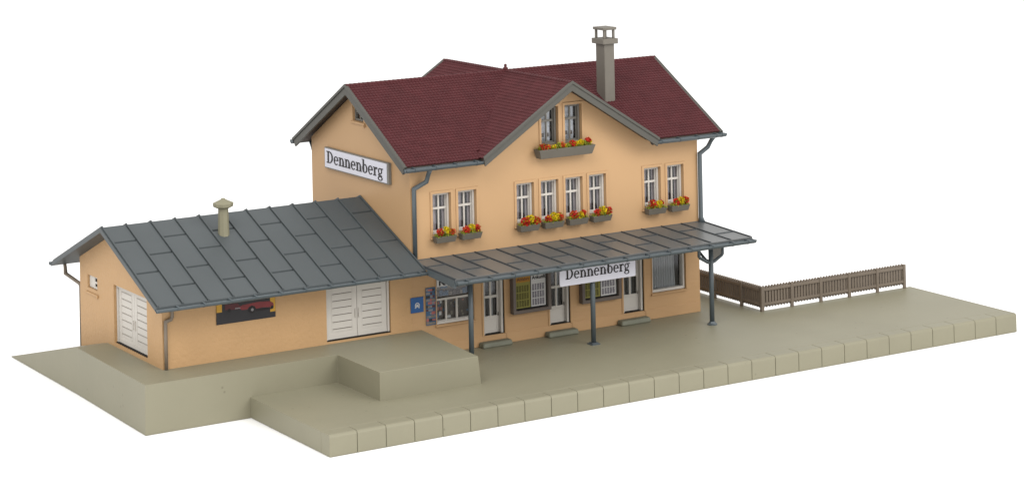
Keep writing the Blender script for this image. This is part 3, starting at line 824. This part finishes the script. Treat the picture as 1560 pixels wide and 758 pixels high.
# car poster
CP = thing('car_poster', (-10.3, 0, 3.4), 'wide dark poster of a red open car under the shed eave', 'poster')
b = MB(); px0, px1, pz0, pz1 = -12.05, -8.53, 3.47, 4.86
b.box(px0,px1,-.05,-.037,pz0,pz1,0)
b.box(px0+.01,px0+.33,-.056,-.0505,4.13,4.8,1)
b.box(px1-.32,px1-.01,-.056,-.0505,3.78,4.8,1)
car = [(-10.55,4.10),(-10.22,4.08),(-10.12,4.2),(-9.95,4.27),(-9.78,4.2),(-9.70,4.06),(-9.3,4.08),(-8.9,4.05),(-8.72,3.98),(-8.64,4.08),(-8.66,4.25),(-8.85,4.36),(-9.5,4.42),(-10.5,4.36),(-10.75,4.24)]
b.plate([car],'xz',-.062,-.0566,2)
b.plate([[(-11.55,4.22),(-10.8,4.16),(-10.6,4.3),(-10.8,4.5),(-11.55,4.5)]],'xz',-.0615,-.0567,4)
b.plate([[(-10.95,4.2),(-10.62,4.2),(-10.66,4.25),(-10.95,4.26)]],'xz',-.067,-.0625,5)
b.plate([[(-9.7,3.92),(-8.75,3.92),(-8.72,4.0),(-9.68,4.06)]],'xz',-.0620,-.0567,3)
def disc(cx, cz, r, d0, d1, mi):
    b.plate([[(cx+r*math.cos(2*math.pi*k/18), cz+r*math.sin(2*math.pi*k/18)) for k in range(18)]], 'xz', d0, d1, mi)
disc(-9.94,4.04,.20,-.070,-.0625,3); disc(-9.93,4.04,.08,-.074,-.0705,5); disc(-8.74,4.02,.09,-.070,-.0625,3); disc(-11.3,4.16,.10,-.068,-.0625,3)
b.build('print', [M['asphalt'],M['gold'],M['red'],M['ink'],M['darkred'],M['grey']], CP)

# timetable cases
for q, (x0, x1) in enumerate(((6.46,9.06),(11.22,14.0))):
    lab = ('grey case of yellow and white timetables between the kiosk-side door and the middle door',
           'grey case of yellow and white timetables right behind the middle canopy post')[q]
    c = thing('notice_case', ((x0+x1)/2, 0, 1.63), lab, 'notice case', 'timetable cases on the station front')
    z0, z1 = 1.63, 4.06
    b = MB(); b.plate([rect(x0,x1,z0,z1), rect(x0+.2,x1-.2,z0+.2,z1-.2)], 'xz', -.42, -.0305); b.build('case_frame', M['case'], c, .02, 1)
    b = MB(); b.box(x0+.15,x1-.15,-.2,-.15,z0+.15,z1-.15); b.build('backing', M['dark'], c)
    m = (x0+x1)/2 + .0
    for s_, (xa, xb, mp_, mr) in enumerate(((x0+.26, m-.03, 'yellow', 'olive'), (m+.03, x1-.28, 'paper', 'palelilac'))):
        t = MB(); t.box(xa,xb,-.23,-.205,z0+.28,z1-.26); sh = t.build('timetable', M[mp_], c)
        t = MB(); n_ = 3; hh = (z1-.26-.5 - (z0+.28) - .1)/n_
        for r_ in range(n_):
            zz = z0+.28+.08+r_*hh
            for w in range(5):
                ww = (xb-xa-.14)/5
                for li in range(8):
                    lh = (hh-.06)/8
                    t.box(xa+.07+w*ww,xa+.07+w*ww+(ww-.03)*random.uniform(.8,1),-.236,-.2302,zz+li*lh,zz+li*lh+lh*.80)
        t.build('print', M[mr], sh)
        if s_ == 0:
            t = MB(); t.box(xa+.01,xb-.01,-.238,-.2303,z1-.66,z1-.28); t.build('heading', M['orange'], sh)
            text_mesh('Abfahrt', .27, sh, (xa+.1,z1-.56), -.245, 'letters', M['darkred'], .0, 1.0)
        else:
            text_mesh('Ankunft', .30, sh, (xa+.06,z1-.57), -.245, 'letters', M['ink'], .004, .95)

# door steps
for q, (x0, x1) in enumerate(((4.28,6.3),(8.75,10.85),(13.85,15.98))):
    lab = ('worn stone step under the first station door, nearest the kiosk window', 'worn stone step under the middle station door between the two notice cases',
           'worn stone step under the last station door, nearest the big draped window')[q]
    b = MB(); v = [(x0,-.62,.0),(x1,-.62,.0),(x1,-.038,.0),(x0,-.038,.0),(x0+.06,-.55,.30),(x1-.06,-.55,.30),(x1-.02,-.038,.30),(x0+.02,-.038,.30)]
    b.hexa(v)
    s = b.build('door_step', M['step'], None, .09, 3)
    tag(s, lab, 'step', 'steps under the station doors')
    o0 = Vector(((x0+x1)/2, -.3, 0))
    for vv in s.data.vertices: vv.co -= o0*K
    s.location = o0*K; ORI[s] = o0

# ---------------------------------------------------------------- flower boxes
def flowers(parent, x0, x1, y, z, blooms, seed, hgt=.36):
    rnd = random.Random(seed)
    mbs = {'leaf': MB(), 'redfl': MB(), 'yelfl': MB(), 'orfl': MB()}
    def petal(mb, p, s):
        d = Vector((rnd.gauss(0,1),rnd.gauss(0,1),rnd.gauss(0,1))).normalized()
        a = d.orthogonal().normalized(); e = d.cross(a)
        p = Vector(p)
        mb.add([p-a*s, p+e*s*.7+d*s*.25, p+a*s, p-e*s*.7+d*s*.25], [(0,1,2),(0,2,3)])
    for i in range(int(260*(x1-x0))):
        petal(mbs['leaf'], (rnd.uniform(x0-.02,x1+.02), y+rnd.gauss(0,.13), z+abs(rnd.gauss(0,.10))-.03), rnd.uniform(.03,.06))
    for bx, bz, r, k in blooms:
        c = Vector((bx, y-.04+rnd.uniform(-.05,.05), z+bz))
        for i in range(int(150*(r/.2)**2)):
            d = Vector((rnd.gauss(0,1),rnd.gauss(0,1),rnd.gauss(0,1))).normalized() * r * (rnd.random()**.35)
            d.z *= .95
            kk = k
            if rnd.random() < .17: kk = rnd.choice(['leaf','leaf','orfl','yelfl'])
            petal(mbs[kk], c+d, rnd.uniform(.035,.075))
    for nm, k in (('foliage','leaf'),('red_bloom','redfl'),('yellow_bloom','yelfl'),('orange_bloom','orfl')):
        if mbs[k].f: mbs[k].build(nm, M[k], parent)

def planter(parent, xa, xb, ta, tb, y0, y1, yb, z0, z1):
    """tapered trough, rim xa..xb, foot ta..tb"""
    b = MB(); w = .055
    o_t = [(xa,y0,z1),(xb,y0,z1),(xb,y1,z1),(xa,y1,z1)]; o_b = [(ta,yb,z0),(tb,yb,z0),(tb,y1,z0),(ta,y1,z0)]
    i_t = [(xa+w,y0+w,z1),(xb-w,y0+w,z1),(xb-w,y1-w,z1),(xa+w,y1-w,z1)]; i_b = [(p[0],p[1],z1-.10) for p in i_t]
    b.add(o_b+o_t+i_t+i_b, [(0,3,2,1)] + [(i,(i+1)%4,(i+1)%4+4,i+4) for i in range(4)] + [(i+4,(i+1)%4+4,(i+1)%4+8,i+8) for i in range(4)] + [(i+8,(i+1)%4+8,(i+1)%4+12,i+12) for i in range(4)] + [(12,13,14,15)])
    return b.build('trough', M['box'], parent, .02, 2)

spots = ['leftmost upper window, beside the left downpipe', 'second upper window from the left downpipe', 'first window of the middle row of four, left end',
         'second window of the middle row of four', 'third window of the middle row of four', 'fourth window of the middle row of four, right end',
         'left window of the right hand pair', 'rightmost upper window, beside the right downpipe']
look = [[('redfl',-.34,.20,.19),('yelfl',.08,.25,.19),('orfl',.44,.13,.17)], [('redfl',-.28,.12,.2),('yelfl',.06,.22,.19),('redfl',.40,.15,.19)],
        [('redfl',-.26,.12,.25),('yelfl',.10,.24,.23),('redfl',.48,.12,.22)], [('redfl',-.30,.10,.2),('yelfl',.06,.22,.24),('redfl',.46,.15,.21)],
        [('redfl',-.26,.14,.24),('yelfl',.18,.12,.2),('redfl',.38,.20,.17)], [('redfl',-.24,.14,.2),('yelfl',.08,.22,.22),('redfl',.50,.14,.22)],
        [('redfl',-.24,.18,.23),('yelfl',.16,.14,.2),('redfl',.40,.20,.12)], [('redfl',-.24,.12,.2),('yelfl',.06,.18,.22),('redfl',.44,.18,.21)]]
for i, (x0, x1) in enumerate(UPW):
    c = (x0+x1)/2 - .05
    F = thing('flower_box', (c, -.12, 6.33), 'grey flower box under the ' + spots[i], 'flower box', 'flower boxes under the upper windows')
    planter(F, c-.68, c+.68, c-.60, c+.60, -.66, -.147, -.56, 6.36, 6.73)
    flowers(F, c-.6, c+.6, -.42, 6.73, [(c+dx, dz+.06, r*1.2, k) for k,dx,dz,r in look[i]], 20+i)
F = thing('flower_box', (10.2, -.12, 10.45), 'long grey flower box with red and yellow blooms under the twin gable windows', 'flower box')
planter(F, 8.18, 12.08, 8.36, 11.92, -.85, -.147, -.70, 10.46, 11.0)
bl = [(8.62,.10,.27,'redfl'),(8.95,.08,.2,'orfl'),(9.35,.06,.16,'yelfl'),(9.72,.16,.16,'leaf'),(9.95,.14,.18,'orfl'),(10.1,.05,.16,'yelfl'),(10.62,.16,.22,'redfl'),(10.9,.14,.16,'yelfl'),
      (11.2,.2,.2,'yelfl'),(11.45,.12,.16,'leaf'),(11.72,.26,.19,'redfl'),(11.86,.18,.13,'yelfl'),(10.4,.08,.16,'leaf')]
flowers(F, 8.3, 11.98, -.5, 10.99, bl, 77)

# ---------------------------------------------------------------- fence
FE = thing('picket_fence', (23, -2.25, 0), 'brown grey picket fence turning a corner along the back edge of the platform', 'fence')
def fence_run(p, q, posts, axis):
    """rails on the platform side, pickets behind"""
    b = MB(); L_ = q-p
    n = int(round(abs(L_)/.222))
    yf = -2.20 if axis == 'x' else 22.98
    s = 1 if L_ > 0 else -1
    for i in range(n):
        u = p + L_*(i+.5)/n; w = .068
        o = [(u-w,.27),(u,.19),(u+w,.27),(u+w,1.42),(u,1.52),(u-w,1.42)]
        if axis == 'x': b.plate([o], 'xz', yf-.04, yf+.10)
        else: b.plate([o], 'yz', yf-.03, yf+.11)
    b.build('picket_panel', M['fence'], FE)
    for z0, z1 in ((.34,.50),(1.21,1.38)):
        b = MB()
        if axis == 'x': b.box(min(p,q),max(p,q),yf-.11,yf-.041,z0,z1)
        else: b.box(yf-.10,yf-.031,min(p,q),max(p,q),z0,z1)
        b.build('rail', M['fence'], FE, .01, 1)
    for u in posts:
        b = MB(); w = .10
        if axis == 'x': b.box(u-w,u+w,yf-.15,yf-.005,0,1.49)
        else: b.box(yf-.14,yf+.02,u-w,u+w,0,1.49)
        b.build('post', M['fence'], FE, .015, 1)
fence_run(23.05, 34.22, [25.25,27.5,29.75,32.0,34.2], 'x')
fence_run(-2.1, 8.2, [-.28,2.5,5.3,8.1], 'y')
b = MB(); b.box(22.87,23.07,-2.37,-2.17,0,1.5); b.build('post', M['fence'], FE, .015, 1)

# ---------------------------------------------------------------- light
w = bpy.data.worlds.new('World'); sc.world = w; w.use_nodes = True
bg = w.node_tree.nodes['Background']; bg.inputs[0].default_value = (1,.995,.985,1); bg.inputs[1].default_value = 1.14
def area(name, loc, target, size, power, col=(1,1,1)):
    l = bpy.data.lights.new(name, 'AREA'); l.shape = 'RECTANGLE'; l.size = size[0]; l.size_y = size[1]; l.energy = power; l.color = col
    o = bpy.data.objects.new(name, l); COL.objects.link(o); o.location = loc
    o.rotation_euler = (Vector(target)-Vector(loc)).to_track_quat('-Z','Y').to_euler()
    return o
area('softbox', (-.9,-1.0,1.4), (.05,0,.03), (1.1,.9), 19.0, (1,.985,.96))
area('softbox', (.6,-1.4,.95), (.1,0,.03), (1.0,.7), 13.0, (1,.99,.97))

# ---------------------------------------------------------------- camera
f_px, CYP, yaw, rol = 3659.47, -327.135, 0.54836, -0.020409
cam = bpy.data.cameras.new('camera'); co = bpy.data.objects.new('camera', cam); COL.objects.link(co)
F0 = Vector((math.sin(yaw), math.cos(yaw), 0)); R0 = Vector((math.cos(yaw), -math.sin(yaw), 0)); U0 = Vector((0,0,1))
R = R0*math.cos(rol) + U0*math.sin(rol); U = U0*math.cos(rol) - R0*math.sin(rol)
mw = Matrix(((R.x,U.x,-F0.x,0),(R.y,U.y,-F0.y,0),(R.z,U.z,-F0.z,0),(0,0,0,1)))
mw.translation = Vector((-65.4372,-119.1193,32.2229))*K
co.matrix_world = mw
cam.sensor_fit = 'HORIZONTAL'; cam.sensor_width = 36; cam.lens = f_px*36/1560
cam.shift_y = -(379-CYP)/1560
cam.clip_start = .01; cam.clip_end = 100
sc.camera = co
sc.view_settings.view_transform = 'Standard'; sc.view_settings.look = 'None'; sc.view_settings.exposure = 0; sc.view_settings.gamma = 1
